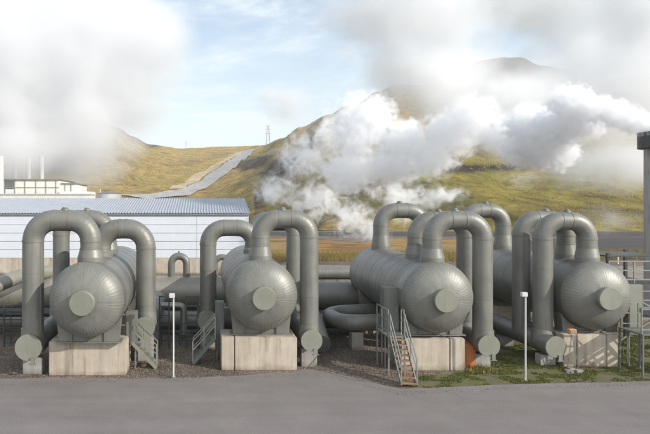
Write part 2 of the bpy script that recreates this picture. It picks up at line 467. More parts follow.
def header(x, z, y0, y1, r, label, legx=None, legY=(), face=True, support=True, bracket=True):
    """pipe running away from the camera with a blind flange facing the road"""
    o = empty('header_pipe', (x, y0, 0), label, 'pipe', 'capped pipes running back between the tanks')
    b = MB(); b.sweep([(x,y0+.06,z),(x,y1,z)], r*.95, 36, True)
    k = 1.2
    while y0 + k < y1: b.ring((x,y0+k,z), (0,1,0), r*.95, .05, .008, 36); k += 1.4
    for ly, lr in legY:    # saddle skirt where a leg joins
        b.sweep([(x,ly,z),(x,ly,z+r*1.25)], [lr*1.12, lr*1.05], 32, True)
    b.build('pipe', M['clad'], o)
    c = MB(); c.sweep([(x,y0,z),(x,y0+.02,z),(x,y0+.07,z)], [r*.985, r, r], 40, True, (1,))
    e = c.build('end_cap', M['cap'], o)
    if bracket:
        d = MB(); d.box(x+r*.35-.07, x+r*.35+.07, y0-.05, y0+.05, z-r-.1, z-r*.72); d.box(x+r*.35-.12, x+r*.35+.12, y0-.06, y0+.03, z-r-.13, z-r-.1)
        d.build('drain_bracket', M['galv'], o)
    if support:
        yy = y0 + .75
        while yy < y1:
            s = MB(); s.box(x-r*.75, x+r*.75, yy-.2, yy+.2, 0, z-r-.02); s.build('support_block', M['conc2'], o, bevel=.02)
            yy += 3.2
    return o
def tank(xc, yj, zc, R, L, label, capshift=0):
    o = empty('separator_tank', (xc, yj, zc - R), label, 'steel tank', 'horizontal steam separator tanks')
    # shell with lapped cladding courses
    b = MB(); n = 7; pts = []; rr = []
    for i in range(n):
        a = yj + L*i/n; c = yj + L*(i+1)/n
        pts += [(xc,a,zc),(xc,c,zc)]; rr += [R*1.0, R*.9985]
    b.sweep(pts, rr, 72, False, range(len(pts)))
    b.build('shell', M['body'], o)
    bd = MB()
    for i in range(n+1):
        bd.ring((xc, yj + L*i/n, zc), (0,1,0), R, .06, .004, 72)
    bd.build('strap_bands', M['body'], o)
    for name, y0, sg in (('front_head', yj, -1), ('rear_head', yj + L, 1)):
        h = MB(); D = .74; G = 60
        prof = []
        for k in range(15):
            a = math.pi/2 * k/14
            prof.append((R*math.cos(a)**.86 if k < 14 else 0.0, D*math.sin(a)))
        rows = []; hv = [random.uniform(.25, 1.1) for _ in range(G)]
        per = 5
        for (pr, pd) in prof[:-1]:
            row = []
            for g in range(G):
                for q, (da, dr) in enumerate(((0,0),(.25,-.002),(.75,-.002),(.90,0),(.95,.0033))):
                    a = 2*math.pi*(g + da)/G
                    w = pr + dr * hv[g] * min(1, pr / (R*.45)) * (1 if pr > .2 else 0)
                    j = 1 + .0015*math.sin(g*7.3 + 1)
                    row.append((xc + w*math.cos(a), y0 + sg*pd*j, zc + w*math.sin(a)))
            rows.append(row)
        vs = [p for r_ in rows for p in r_]; W = G*per; fs = []
        for i in range(len(rows)-1):
            for k in range(W):
                k2 = (k+1) % W; q = (i*W+k, i*W+k2, (i+1)*W+k2, (i+1)*W+k)
                fs.append(q if sg < 0 else tuple(reversed(q)))
        vs.append((xc, y0 + sg*D, zc)); ci = len(vs)-1; i = len(rows)-1
        for k in range(W):
            q = (i*W+k, i*W+(k+1) % W, ci); fs.append(q if sg < 0 else tuple(reversed(q)))
        h.add(vs, fs, False)
        hd = h.build(name, M['clad'], o)
        if sg < 0:
            c = MB(); rc = .435
            c.sweep([(xc,y0-.45,zc),(xc,y0-D-.20,zc),(xc,y0-D-.225,zc),(xc,y0-D-.225,zc)], [rc,rc,rc-.02,rc-.02], 48, True, (1,2))
            c.build('manhole_cover', M['cap'], hd)
    # saddles
    for ys in (yj + .55, yj + L - 1.1):
        s = MB(); w0, w1 = R*.62, R*.80
        seg = 14; vs = []; fs = []
        zb = PLT(ys, yj)
        for yy in (ys - .28, ys + .28):
            vs += [(xc - w1, yy, zb), (xc + w1, yy, zb)]
            for k in range(seg+1):
                a = -math.pi*(.5 + .33) + (math.pi*.66)*k/seg
                a = -math.pi/2 + math.radians(58)*(1 - 2*k/seg)
                vs.append((xc + (R+.02)*math.cos(a), yy, zc + (R+.02)*math.sin(a)))
        h2 = seg + 3
        fs.append(tuple([0,1] + [2+k for k in range(seg+1)]))
        fs.append(tuple(reversed([h2,h2+1] + [h2+2+k for k in range(seg+1)])))
        ring = [0,1] + [2+k for k in range(seg+1)]
        for a, c in zip(ring, ring[1:] + ring[:1]): fs.append((c, a, a+h2, c+h2))
        s.add(vs, fs)
        s.box(xc-w1-.12, xc+w1+.12, ys-.36, ys+.36, zb-.045, zb-.003)
        for q in (-.55, 0, .55): s.box(xc+q*w1-.012, xc+q*w1+.012, ys-.345, ys-.285, zb+.003, zb+.35)
        s.build('saddle', M['clad'], o)
    return o
PZ = 1.27
def PLT(ys, yj): return PZ + .05

T = [dict(x=-4.25, y=21.6, z=2.90, R=1.35, L=8.3),
     dict(x=2.17,  y=22.95, z=2.86, R=1.35, L=8.3),
     dict(x=8.80,  y=22.8, z=2.80, R=1.35, L=8.1),
     dict(x=15.25, y=23.5, z=2.76, R=1.34, L=8.1)]
tank(T[0]['x'], T[0]['y'], T[0]['z'], T[0]['R'], T[0]['L'], 'leftmost big grey-green horizontal tank, in front of the long white shed')
tank(T[1]['x'], T[1]['y'], T[1]['z'], T[1]['R'], T[1]['L'], 'second big horizontal tank from the left, whose own staircase is in shade')
tank(T[2]['x'], T[2]['y'], T[2]['z'], T[2]['R'], T[2]['L'], 'third big horizontal tank from the left, beside the staircase that faces the road')
tank(T[3]['x'], T[3]['y'], T[3]['z'], T[3]['R'], T[3]['L'], 'rightmost big horizontal tank, nearest the tall concrete stack')
def top(i): return T[i]['z'] + T[i]['R']
# tank 1
arch(T[0]['x'], -6.40, 22.35, top(0), 6.12, 1.1, .395, 'front arched pipe of the leftmost tank, its leg ending left of the tank')
arch(T[0]['x'], -6.30, 26.3, top(0), 6.08, 1.1, .365, 'rear arched pipe on the left side of the leftmost tank')
arch(T[0]['x'], -2.41, 24.5, top(0), 5.73, 1.45, .40, 'lower arched pipe coming down on the right side of the leftmost tank', knob=False)
header(-6.42, 1.12, 21.75, 31, .485, 'large capped pipe at the far left beside the first tank', legY=((22.35,.395),(26.3,.365)))
header(-2.41, 1.45, 23.6, 31, .43, 'capped pipe behind the small stairs of the leftmost tank', legY=((24.5,.40),), bracket=False)
# tank 2
arch(T[1]['x'], 4.07, 23.45, top(1), 6.12, 1.2, .36, 'front arched pipe of the second tank, its sunlit leg right of the tank')
arch(T[1]['x'], 4.0, 27.0, top(1), 6.0, 1.2, .34, 'rear arched pipe of the second tank seen through the front arch', knob=False)
arch(T[1]['x'], .14, 26.8, top(1), 5.65, 1.3, .37, 'lower arched pipe in shade on the left side of the second tank', knob=False)
header(4.05, 1.15, 22.75, 31, .41, 'capped pipe with sunlit end right of the second tank', legY=((23.45,.36),(27.0,.34)))
header(.13, 1.28, 25.9, 31, .45, 'capped pipe with shaded end left of the second tank', legY=((26.8,.37),), bracket=False)
# tank 3
arch(T[2]['x'], 10.75, 23.25, top(2), 6.08, .95, .365, 'front arched pipe of the third tank with its leg right of the tank')
arch(T[2]['x'], 10.85, 25.0, top(2), 6.04, .95, .355, 'middle arched pipe of the third tank, close behind the front one')
arch(T[2]['x'], 10.85, 30.0, top(2), 6.40, 1.0, .38, 'tall rear arched pipe at the back end of the third tank')
header(10.78, .95, 22.75, 33, .42, 'capped pipe with round end beside the rusty orange box', legY=((23.25,.365),(25.0,.355),(30.0,.38)))
# tank 4
arch(T[3]['x'], 13.47, 23.95, top(3), 6.02, .88, .36, 'front arched pipe of the rightmost tank with its leg left of the tank')
arch(T[3]['x'], 13.35, 25.35, top(3), 6.05, .88, .345, 'middle arched pipe of the rightmost tank, close behind the front one')
arch(T[3]['x'], 13.3, 30.7, top(3), 6.38, .9, .37, 'tall rear arched pipe at the back end of the rightmost tank')
header(13.44, .86, 22.95, 33, .41, 'capped pipe with round end left of the rightmost tank', legY=((23.95,.36),(25.35,.345),(30.7,.37)))

# plinths
PL = 'concrete plinths under the tanks'
def plinth(x0, x1, y0, y1, z, label, split=None):
    o = empty('concrete_plinth', ((x0+x1)/2, y0, 0), label, 'plinth', PL)
    cuts = [x0] + (split or []) + [x1]
    for a, b in zip(cuts, cuts[1:]):
        m = MB(); m.box(a + (.012 if a != x0 else 0), b - (.012 if b != x1 else 0), y0, y1, 0, z)
        m.build('block', M['conc'], o, bevel=.025)
    m = MB(); m.box(x0+.2, x1-.2, y1+5.0, y1+6.1, 0, z); m.build('rear_pier', M['conc'], o, bevel=.02)
    return o
plinth(-5.76, -2.92, 22.1, 23.6, PZ, 'sunlit stained concrete plinth under the leftmost tank')
plinth(.62, 3.5, 22.8, 24.3, PZ, 'concrete plinth under the second tank, dark brown streaks down its face', split=[1.12])
plinth(7.45, 9.86, 22.75, 24.2, PZ-.04, 'concrete plinth under the third tank beside the grass', split=[9.28])
plinth(13.92, 16.05, 23.3, 24.8, PZ, 'concrete plinth under the rightmost tank crossed by shadows of the access stairs', split=[14.45, 15.6])

# ------------------------------------------------------------------ stairs
def railing(mb, pts, h=.95, n=2, w=.04):
    for p in pts: mb.bar(p, Vector(p)+Vector((0,0,h)), w)
    for a, b in zip(pts, pts[1:]):
        for k in range(n):
            hh = Vector((0,0,h*(1 - k*.42)))
            mb.bar(Vector(a)+hh, Vector(b)+hh, w*.95)
ST = 'steel access stairs beside the tanks'
def stairs(label, top_, bot_, width, nstep, mat_s, mat_t, mat_r, side, plat=None, posts=()):
    """flight from top_ to bot_ (centre line); side is the width direction"""
    top_ = Vector(top_); bot_ = Vector(bot_); sd = Vector(side).normalized()
    o = empty('access_stairs', (bot_.x, bot_.y, 0), label, 'staircase', ST)
    for s in (-1, 1):
        m = MB(); m.bar(top_ + sd*s*width/2, bot_ + sd*s*width/2, .035, .13); m.build('stringer', mat_s, o)
        rl = MB(); a = top_ + sd*s*width/2; b = bot_ + sd*s*width/2
        railing(rl, [a, a.lerp(b, .5), b + Vector((0,0,.05))], .85, 2, .034); rl.build('handrail', mat_r, o)
    d = (bot_ - top_); hd = Vector((d.x, d.y, 0)).normalized()
    for k in range(nstep):
        c = top_.lerp(bot_, (k+.5)/nstep)
        m = MB(); m.bar(c - sd*(width/2-.03), c + sd*(width/2-.03), .24, .03, up=(0,0,1))
        m.build('tread', mat_t, o)
    if plat:
        x0,x1,y0,y1,z = plat
        m = MB(); m.box(x0,x1,y0,y1,z-.05,z)
        for px_ in (x0+.04, x1-.04):
            for py_ in (y0+.04, y1-.04): m.box(px_-.028,px_+.028,py_-.028,py_+.028,0,z-.053)
        m.build('platform', mat_s, o)
        for seq in posts:
            rl = MB(); railing(rl, [Vector(q) for q in seq], .95, 3, .04); rl.build('platform_railing', mat_r, o)
    return o
stairs('short pale steel stairs descending rightwards beside the leftmost plinth', (-2.90,23.3,1.12), (-1.86,23.3,.04), .6, 6, M['cap'], M['galv'], M['cap'], (0,1,0),
       plat=(-3.45,-2.92,23.65-.66,23.65,1.14), posts=[[(-3.41,23.03,1.14),(-2.97,23.03,1.14)]])
stairs('dark steel stairs in shadow descending leftwards beside the second plinth', (.40,23.9,1.08), (-.48,23.9,.04), .6, 6, M['steel'], M['steel'], M['galv'], (0,1,0))
stairs('rusty-treaded steel stairs facing the road at the left side of the third tank', (7.1,22.15,1.42), (7.05,20.72,.05), .54, 9, M['galv'], M['rust'], M['galv'], (1,0,0),
       plat=(6.75,7.42,22.15,23.7,1.45), posts=[[(6.78,22.2,1.45),(6.78,23.0,1.45),(6.78,23.65,1.45)],[(7.36,22.2,1.45),(7.36,22.5,1.45)]])
stairs('long steel stairs in front of the access platform at the right edge', (16.78,22.2,1.6), (18.2,22.2,.08), .7, 8, M['steel'], M['steel'], M['galv'], (0,1,0),
       plat=(15.9,16.75,21.8,23.1,1.6), posts=[[(15.94,21.90,1.6),(16.6,21.90,1.6)],[(15.99,23.05,1.6),(16.65,23.05,1.6)]])
# upright cabinets / shields beside the tanks
def cabinet(x0,x1,y0,y1,z0,z1,mat,label):
    o = empty('instrument_cabinet', ((x0+x1)/2, y0, 0), label, 'cabinet')
    m = MB(); m.box(x0,x1,y0,y1,z0,z1); m.build('housing', mat, o, bevel=.01)
    m = MB(); m.box(x0+.04,x1-.04,y0-.018,y0-.003,z0+.05,z1-.05); d = m.build('door', mat, o)
    m = MB(); m.box(x1-.12,x1-.08,y0-.05,y0-.021,(z0+z1)/2-.08,(z0+z1)/2+.08); m.build('handle', M['galv'], d)
    m = MB()
    for a in (x0+.04, x1-.08): m.box(a,a+.04,y0+.04,y0+.08,0,z0)
    for a in (x0+.04, x1-.08): m.box(a,a+.04,y1-.08,y1-.04,0,z0)
    m.build('leg', M['galv'], o)
    return o
cabinet(6.92,7.5,23.2,23.75,1.46,3.1,M['steel'],'tall dark grey-green cabinet at the top of the road-facing stairs')
cabinet(-3.05,-2.62,23.0,23.5,1.0,2.2,M['clad'],'grey-green box between the leftmost tank and its short stairs')
cabinet(.42,.78,24.35,24.9,0.4,2.35,M['steel'],'dark upright box behind the shaded stairs of the second tank')
cabinet(16.45,17.0,23.3,23.5,1.25,3.2,M['cap'],'pale upright sheet panel right of the rightmost tank')

# ------------------------------------------------------------------ sign posts / lamps
def marker(x, y, h, label, r=.03):
    o = empty('marker_post', (x, y, 0), label, 'post', 'thin white marker posts')
    m = MB(); m.sweep([(x,y,0),(x,y,h-.1)], r, 12); m.build('pole', M['white'], o)
    m = MB(); m.box(x-.16,x+.05,y-.08,y+.08,h-.16,h); m.build('lamp_head', M['white'], o, bevel=.015)
    m = MB(); m.sweep([(x,y,0),(x,y,.03)], .09, 12); m.build('base_plate', M['galv'], o)
    return o
p = gp(173.5, 377.5); marker(p[0], p[1], 3.07, 'white post between the first and second tanks')
p = gp(525.5, 381); marker(p[0], p[1], 3.18, 'white post standing on the grass before the rightmost tank')
marker((618-VX)*64/F, 64, 1.25, 'far small white post on the yellow grass behind the rightmost tank', .07)

# boxes, tripod light
o = empty('storage_box', (10.3, 23.3, 0), 'rusty orange box on the ground right of the third plinth', 'box')
m = MB(); m.box(10.02,10.5,23.25,24.0,0,.78); m.build('body', M['rustbox'], o, bevel=.02)
m = MB(); m.add([(9.99,23.22,.783),(10.53,23.22,.783),(10.53,24.03,.783),(9.99,24.03,.783),(9.99,23.22,.80),(10.53,23.22,.80),(10.53,24.03,.95),(9.99,24.03,.95)],
      [(0,3,2,1),(4,5,6,7),(0,1,5,4),(1,2,6,5),(2,3,7,6),(3,0,4,7)]); m.build('lid', M['rustbox'], o)
o = empty('work_light', (14.0, 22.9, 0), 'small orange work light on a thin stand in front of the rightmost plinth', 'work light')
m = MB(); m.box(13.86,14.14,22.8,23.0,1.38,1.57); m.build('housing', M['orange'], o, bevel=.02)
m = MB(); m.box(13.89,14.11,22.785,22.797,1.41,1.54); m.build('lens', M['galv'], o)
for q in ((-.28,-.1),(.28,-.1),(0,.25)):
    m = MB(); m.bar((14.0,22.9,1.34),(14.0+q[0]*.8,22.9+q[1],.02),.022); m.build('leg', M['steel'], o)
o = empty('concrete_rubble', (13.9,22.7,0), 'small heap of pale rubble beside the work light stand', 'rubble')
m = MB()
for k in range(14):
    x = 13.9 + random.uniform(-.3,.3); y = 22.6 + random.uniform(-.15,.15); s_ = random.uniform(.04,.11)
    m.box(x-s_, x+s_*.8, y-s_*.7, y+s_, 0, s_*1.2)
m.build('pieces', M['conc2'], o)

# ------------------------------------------------------------------ cross pipes behind
def run(name, pts, r, mat, label, cat='pipe', group=None, bands=True, supports=None, R=None):
    pts = [Vector(p) for p in pts]; R = R or r*1.8
    path = [pts[0]]; 
    for a, b, c in zip(pts, pts[1:], pts[2:]):
        d1 = (a-b).normalized(); d2 = (c-b).normalized()
        rr = min(R, (a-b).length*.49, (c-b).length*.49)
        ang = d1.angle(d2); t = rr / math.tan(ang/2) if ang > .01 else rr
        t = min(t, (a-b).length*.49, (c-b).length*.49)
        p0 = b + d1*t; p1 = b + d2*t
        for k in range(9):
            u = k/8; path.append(p0*(1-u)**2 + b*2*u*(1-u) + p1*u*u)
    path.append(pts[-1])
    o = empty(name, (pts[0].x, pts[0].y, 0), label, cat, group)
    m = MB(); m.sweep(path, r, 36, True, range(1, len(path)-1))
    if bands:
        for a, b in zip(path, path[1:]):
            L = (b-a).length
            k = 1
            while k*1.5 < L: m.ring(a + (b-a).normalized()*k*1.5, b-a, r, .05, .01, 36); k += 1
    m.build('pipe', mat, o)
    if supports:
        for (x, y, w) in supports:
            s = MB(); s.box(x-w/2, x+w/2, y-.25, y+.25, 0, max(.1, min(p.z for p in pts) - r*.98)); s.build('support_block', M['conc2'], o)
    return o
BG = 'pipes crossing behind the tanks'
run('main_pipe', [(-24,33.2,1.42),(2.6,33.2,1.42)], .95, M['bigpipe'], 'long fat beige horizontal pipe crossing behind the two left tanks', group=BG, supports=[(-20,33.2,1.2),(-14,33.2,1.2),(-8,33.2,1.2),(-3,33.2,1.2),(1.6,33.2,1.2)])
run('main_pipe', [pt(-40,300,27),pt(20,276,31),pt(66,269,34.5)], .36, M['bigpipe'], 'pale slanting pipe left of the leftmost tank', group=BG, bands=False)
run('cross_pipe', [(-22,29.5,.62),(3.0,29.5,.62)], .42, M['clad'], 'lower thin horizontal pipe running under the left tanks', group=BG, supports=[(-12,29.5,.6),(-1,29.5,.6)])
run('cross_pipe', [(4.4,31.5,1.55),(9.6,31.5,1.55),(9.6,35,1.55)], .72, M['clad'], 'fat shaded pipe between the second and third tanks', group=BG, supports=[(6.5,31.5,1.0)])
run('cross_pipe', [(4.3,36.5,2.15),(12.5,36.5,2.15)], .38, M['clad'], 'thinner raised pipe behind the fat shaded one between the middle tanks', group=BG, supports=[(5.5,36.5,.6),(9.5,36.5,.6)])
run('cross_pipe', [(4.5,29.3,.62),(9.7,29.3,.62)], .34, M['body'], 'low shaded pipe near the ground between the middle tanks', group=BG, supports=[(5.6,29.3,.5),(8.4,29.3,.5)])
run('cross_pipe', [(-20,27.6,1.35),(-7.0,27.6,1.35)], .2, M['dark'], 'slim dark pipe left of the leftmost tank', group=BG, supports=[(-12,27.6,.3)])
run('riser_pipe', [(-1.0,28.3,.2),(-1.0,28.3,1.55),(-2.3,28.3,1.55)], .16, M['galv'], 'small bent riser pipe in the gap between the first two tanks', group=BG, bands=False)
run('riser_pipe', [(12.0,27.0,.1),(12.0,27.0,2.3),(12.9,27.0,2.3)], .14, M['galv'], 'small bent riser pipe between the right pair of tanks', group=BG, bands=False)
run('loop_pipe', [(9.4,26.2,1.25),(6.0,26.2,1.12),(5.7,28.6,1.12),(8.2,28.9,1.2)], .36, M['clad'], 'low looping pipe left of the third tank', group=BG, R=1.1, supports=[(6.6,26.2,.5)])
run('elbow_pipe', [(4.9,30.0,.3),(4.9,30,1.7),(4.9,27.2,1.0),(4.9,25.5,.35)], .45, M['clad'], 'bent shaded pipe just right of the second tank', group=BG, bands=False)
run('cross_pipe', [(10.8,32.8,1.0),(19,32.8,1.0)], .55, M['clad'], 'horizontal pipe behind the right pair of tanks', group=BG, supports=[(12,32.8,.9),(16,32.8,.9)])
run('cross_pipe', [(10.9,28.2,1.2),(13.3,28.2,1.2)], .3, M['redpaint'], 'short brown red pipe linking the capped pipes between the right tanks', group=BG, bands=False)
# small inverted U on the main pipe
o = empty('vent_loop', (-1.4,33.2,2.3), 'small inverted U vent pipe standing on the fat beige pipe', 'vent pipe')
m = MB(); r = .2; xa, xb, Yv = -1.86, -1.02, 33.2
pp = [Vector((xa,Yv,2.2)), Vector((xa,Yv,3.02))] + arc(Vector(((xa+xb)/2,Yv,3.05)), (xb-xa)/2, math.pi, 0, 12, Vector((1,0,0)), Vector((0,0,1))) + [Vector((xb,Yv,3.0)), Vector((xb,Yv,2.2))]
m.sweep(pp, r, 24, False); m.build('bend', M['clad'], o)
m = MB(); m.sweep([(-1.44,Yv,3.64),(-1.44,Yv,3.76)], [.07,.04], 12); m.build('vent_knob', M['steel'], o)
o = empty('vent_loop', (1.4,32.0,2.3), 'half hidden small vent pipe behind the shaded lower arch', 'vent pipe')
m = MB(); xa, xb, Yv = .55, 1.35, 33.2
pp = [Vector((xa,Yv,2.2)), Vector((xa,Yv,3.0))] + arc(Vector(((xa+xb)/2,Yv,3.02)), (xb-xa)/2, math.pi, 0, 12, Vector((1,0,0)), Vector((0,0,1))) + [Vector((xb,Yv,3.0)), Vector((xb,Yv,2.2))]
m.sweep(pp, .17, 24, False); m.build('bend', M['clad'], o)
# guard frames before the cross pipes
def frame(x0, x1, y, h, label):
    o = empty('cage_ladder', ((x0+x1)/2, y, 0), label, 'ladder', 'dark cage ladders in the shade')
    for x in (x0, x1): m = MB(); m.bar((x,y,0),(x,y,h),.06); m.build('post', M['dark'], o)
    for k in range(5): m = MB(); m.bar((x0,y,h-.03-k*.42),(x1,y,h-.03-k*.42),.045); m.build('rung', M['dark'], o)
    return o
frame(-2.0,-1.58,26.4,2.3,'left black ladder-like frame beside the white post')
frame(-.82,-.32,26.4,2.3,'right black ladder-like frame left of the second tank')
frame(-8.9,-8.1,26.6,1.9,'black ladder-like frame at the far left edge')
def fence(x0, x1, y, label, h=1.0, mat='dark'):
    o = empty('guard_rail', (x0, y, 0), label, 'railing')
    n = max(2, int((x1-x0)/1.2))
    for k in range(n+1): m = MB(); x = x0 + (x1-x0)*k/n; m.bar((x,y,0),(x,y,h),.05); m.build('post', M[mat], o)
    for k in range(3): m = MB(); m.bar((x0,y,h-.02-k*.38),(x1,y,h-.02-k*.38),.045); m.build('rail', M[mat], o)
    return o
fence(-1.95, -.3, 26.9, 'dark low railing between the first two tanks')
fence(-14, -7.5, 27.2, 'dark low railing left of the leftmost tank', 1.5)
# bench-like pipe rack: row of short slanted pipes behind the gap
for k in range(7):
    o = empty('slanted_pipe', (7.2+k*.85, 42, 0), 'short dark slanted pipe lying in the row beyond the second and third tanks', 'pipe', 'row of short dark slanted pipes')
    x = 6.8 + k*1.05
    m = MB(); m.sweep([(x,42,1.75),(x+.95,42,1.28)], .24, 16); m.build('pipe', M['dark'], o)
    m = MB(); m.box(x+.3,x+.5,41.9,42.1,0,1.35); m.build('stand', M['steel'], o)

# ------------------------------------------------------------------ long shed
o = empty('long_shed', (-20,55,0), 'long pale blue-white industrial shed with ribbed grey roof behind the left tanks', 'building')
X0, X1, Y0 = -52, 3.94, 55.0
m = MB(); m.box(X0, X1-.02, Y0+.03, Y0+16, 0, 1.45); m.build('base_wall', M['conc'], o)
m = MB(); z = 1.455; hh = .765; k = 0
while z < 5.4:
    h2 = min(hh, 5.42 - z)
    m.box(X0, -.76, Y0+.0, Y0+.06, z, z+h2-.035); m.box(-.70, X1, Y0+.0, Y0+.06, z, z+h2-.035)
    z += hh
m.build('siding', M['siding'], o)
m = MB(); m.box(X0, X1-.01, Y0+.062, Y0+15.9, 1.452, 5.41); m.build('wall', M['roofdark'], o)
m = MB(); m.box(-.755,-.705,Y0-.02,Y0+.055,1.45,5.4); m.box(X1+.003,X1+.06,Y0-.01,Y0+16,1.45,5.42); m.build('corner_trim', M['siding'], o)
m = MB(); m.box(X0,X1+.1,Y0-.14,Y0-.02,5.36,5.5); m.build('gutter', M['roofdark'], o)
m = MB(); p0 = Vector((0,Y0-.12,5.52)); p1 = Vector((0,Y0+8,6.98))
x = X0; vs=[]; fs=[]; pr=[]
while x < X1+.1:
    pr += [(x,0),(x+.14,0),(x+.17,.07),(x+.23,.07)]; x += .26
for (xx, hz) in pr:
    for q in (p0, p1, Vector((0,Y0+16.1,5.52))): vs.append((xx, q.y, q.z + hz))
for i in range(len(pr)-1):
    for j in (0,1): a=i*3+j; fs.append((a,a+3,a+4,a+1))
m.add(vs, fs); m.build('roof', M['roof'], o)
# gable infill
m = MB(); m.add([(X1-.02,Y0,5.42),(X1-.02,Y0+16,5.42),(X1-.02,Y0+8,6.95),(X1-.08,Y0,5.42),(X1-.08,Y0+16,5.42),(X1-.08,Y0+8,6.95)], [(0,1,2),(3,5,4),(0,3,4,1),(1,4,5,2),(2,5,3,0)]); m.build('gable', M['siding'], o)

# ------------------------------------------------------------------ cooling tower building and chimneys, low tank
YB = 120; s = YB/F
def X_(px, Y=YB): return (px-VX)*Y/F
def Z_(py, Y=YB): return CZ-(py-VY)*Y/F
o = empty('cooling_block', (X_(35),YB,0), 'cream cooling building with dark rim above the roof of the shed', 'building')
m = MB(); m.box(X_(4),X_(59),YB,YB+14,0,Z_(180.3)); m.build('wall', M['cream'], o)
m = MB(); m.box(X_(59)+.01,X_(74),YB+1,YB+13,0,Z_(184)); m.build('annex', M['cream'], o)
m = MB(); m.box(X_(3),X_(60),YB-.3,YB+14.3,Z_(180.2),Z_(179)); m.box(X_(60)+.02,X_(75),YB+.7,YB+13.3,Z_(183.9),Z_(182.8)); m.build('rim', M['roofdark'], o)
m = MB()
for q in (5,15,25,36,46,56): m.box(X_(q)-.06,X_(q)+.06,YB-.12,YB-.005,3,Z_(180.5))
for q in (64,70): m.box(X_(q)-.06,X_(q)+.06,YB+.86,YB+.99,3,Z_(184.4))
m.box(X_(4),X_(59),YB-.10,YB-.02,Z_(187.8),Z_(187.2)); m.build('frame', M['galv'], o)
m = MB(); m.box(X_(5),X_(15)-.2,YB-.06,YB-.022,Z_(189),Z_(181)); m.build('louvre', M['steel'], o)
o = empty('low_annex', (X_(80),YB-4,0), 'low cream flat-roofed building right of the cooling building', 'building')
m = MB(); m.box(X_(-30),X_(96),YB-6,YB-1,0,Z_(195.2)); m.build('wall', M['cream'], o)
m = MB(); m.box(X_(-30),X_(97),YB-6.2,YB-.8,Z_(195.1),Z_(194.3)); m.build('roof', M['white'], o)
m = MB(); m.box(X_(60),X_(90),YB-.6,YB+6,0,Z_(191.5)); m.build('wing', M['cream'], o)
o = empty('storage_tank', (X_(109),YB-14,0), 'low white round tank with flat dark roof right of the cooling building', 'tank')
Yt = YB-14; m = MB(); m.sweep([(X_(109,Yt),Yt,0),(X_(109,Yt),Yt,Z_(194,Yt))], 12.4*Yt/F, 48); m.build('shell', M['white'], o)
m = MB(); m.sweep([(X_(109,Yt),Yt,Z_(193.9,Yt)),(X_(109,Yt),Yt,Z_(191.6,Yt))], [12.8*Yt/F, 5*Yt/F], 48); rf = m.build('roof', M['roofdark'], o)
m = MB(); m.sweep([(X_(100,Yt),Yt,Z_(193,Yt)),(X_(100,Yt),Yt,Z_(189,Yt))], .12, 10); m.build('vent', M['white'], rf)
for q, w, t0, lab in ((0.5,3.0,156,'leftmost white chimney beside the cooling building'),(15,2.5,158,'second white chimney, rising behind the left of the cooling building'),(28.5,2.4,157,'third white chimney, above the middle of the cooling building'),(41.5,2.4,156,'rightmost white chimney, fading into the steam')):
    o = empty('chimney', (X_(q,136),136,0), lab, 'chimney', 'white chimneys above the cooling building')
    Yc = 136 if q > 1 else 119.5-2.5
    if q < 1: o.location = (X_(q,Yc),Yc,0)
    m = MB(); m.sweep([(X_(q,Yc),Yc,0),(X_(q,Yc),Yc,Z_(t0,Yc))], w*Yc/F, 24); m.build('shaft', M['white'], o)

# ------------------------------------------------------------------ stack at right
YS = 34.0
xs = (664.5-VX)*YS/F; zt = Z_(132,YS); rs = 17*YS/F
o = empty('steam_stack', (xs,YS,0), 'tall round concrete stack with dark cap at the right edge, steam pouring out', 'stack')
m = MB(); m.sweep([(xs,YS,0),(xs,YS,zt-.95)], rs, 48, True)
for k in range(8): m.ring((xs,YS,1.1*k+.9),(0,0,1),rs,.03,.006,48)
m.build('shaft', M['conc2'], o)
m = MB(); m.sweep([(xs,YS,zt-.94),(xs,YS,zt-.9),(xs,YS,zt),(xs,YS,zt),(xs,YS,zt-.3)], [rs+.02,rs+.3,rs+.3,rs-.1,rs-.1], 48, True, (1,2,3)); m.build('cap_ring', M['dark'], o)
# pipework tower at the right edge
o = empty('pipe_rack', (18.6,27,0), 'open steel frame with railings and platforms at the foot of the stack', 'steel frame')
for (x, y) in ((17.6,26.2),(19.9,26.2),(17.6,28.4),(19.9,28.4)):
    m = MB(); m.bar((x,y,0),(x,y,4.2),.12); m.build('column', M['dark'], o)
for z in (1.6,2.9,4.1):
    m = MB(); m.box(17.5,20,26.1,28.5,z-.06,z); m.build('deck', M['dark'], o)
m = MB()
for z in (1.6,2.9): railing(m, [Vector((17.6,26.15,z)),Vector((18.7,26.15,z)),Vector((19.9,26.15,z))], .95, 3, .05)
m.bar((17.6,26.15,.1),(19.9,26.15,1.55),.06); m.bar((19.9,26.15,1.6),(17.6,26.15,2.85),.06)
m.build('bracing', M['galv'], o)

# ------------------------------------------------------------------ pylon on the ridge
def pylon(px, py, hpx, label):
    p = hit(px, py) or Vector((X_(px,900),900,Z_(py,900)))
    h = hpx*p.y/F; w = h*.10; 
    o = empty('pylon', (p.x,p.y,p.z-1), label, 'pylon', 'power pylons on the ridge')
    m = MB(); t = h*.007
    for a, b in ((-1,-1),(1,-1),(1,1),(-1,1)): m.bar((p.x+a*w,p.y+b*w,p.z-1),(p.x+a*w*.25,p.y+b*w*.25,p.z+h),t)
    for k in range(6):
        f = k/6; f2=(k+1)/6; wa = w*(1-.75*f); wb = w*(1-.75*f2)
        m.bar((p.x-wa,p.y-wa,p.z+h*f),(p.x+wb,p.y-wb,p.z+h*f2),t*.7); m.bar((p.x+wa,p.y-wa,p.z+h*f),(p.x-wb,p.y-wb,p.z+h*f2),t*.7)
    m.build('mast', M['steel'], o)
    m = MB()
    for f in (.7,.85,1): m.bar((p.x-w*1.2,p.y,p.z+h*f),(p.x+w*1.2,p.y,p.z+h*f),t)
    m.build('cross_arm', M['steel'], o)
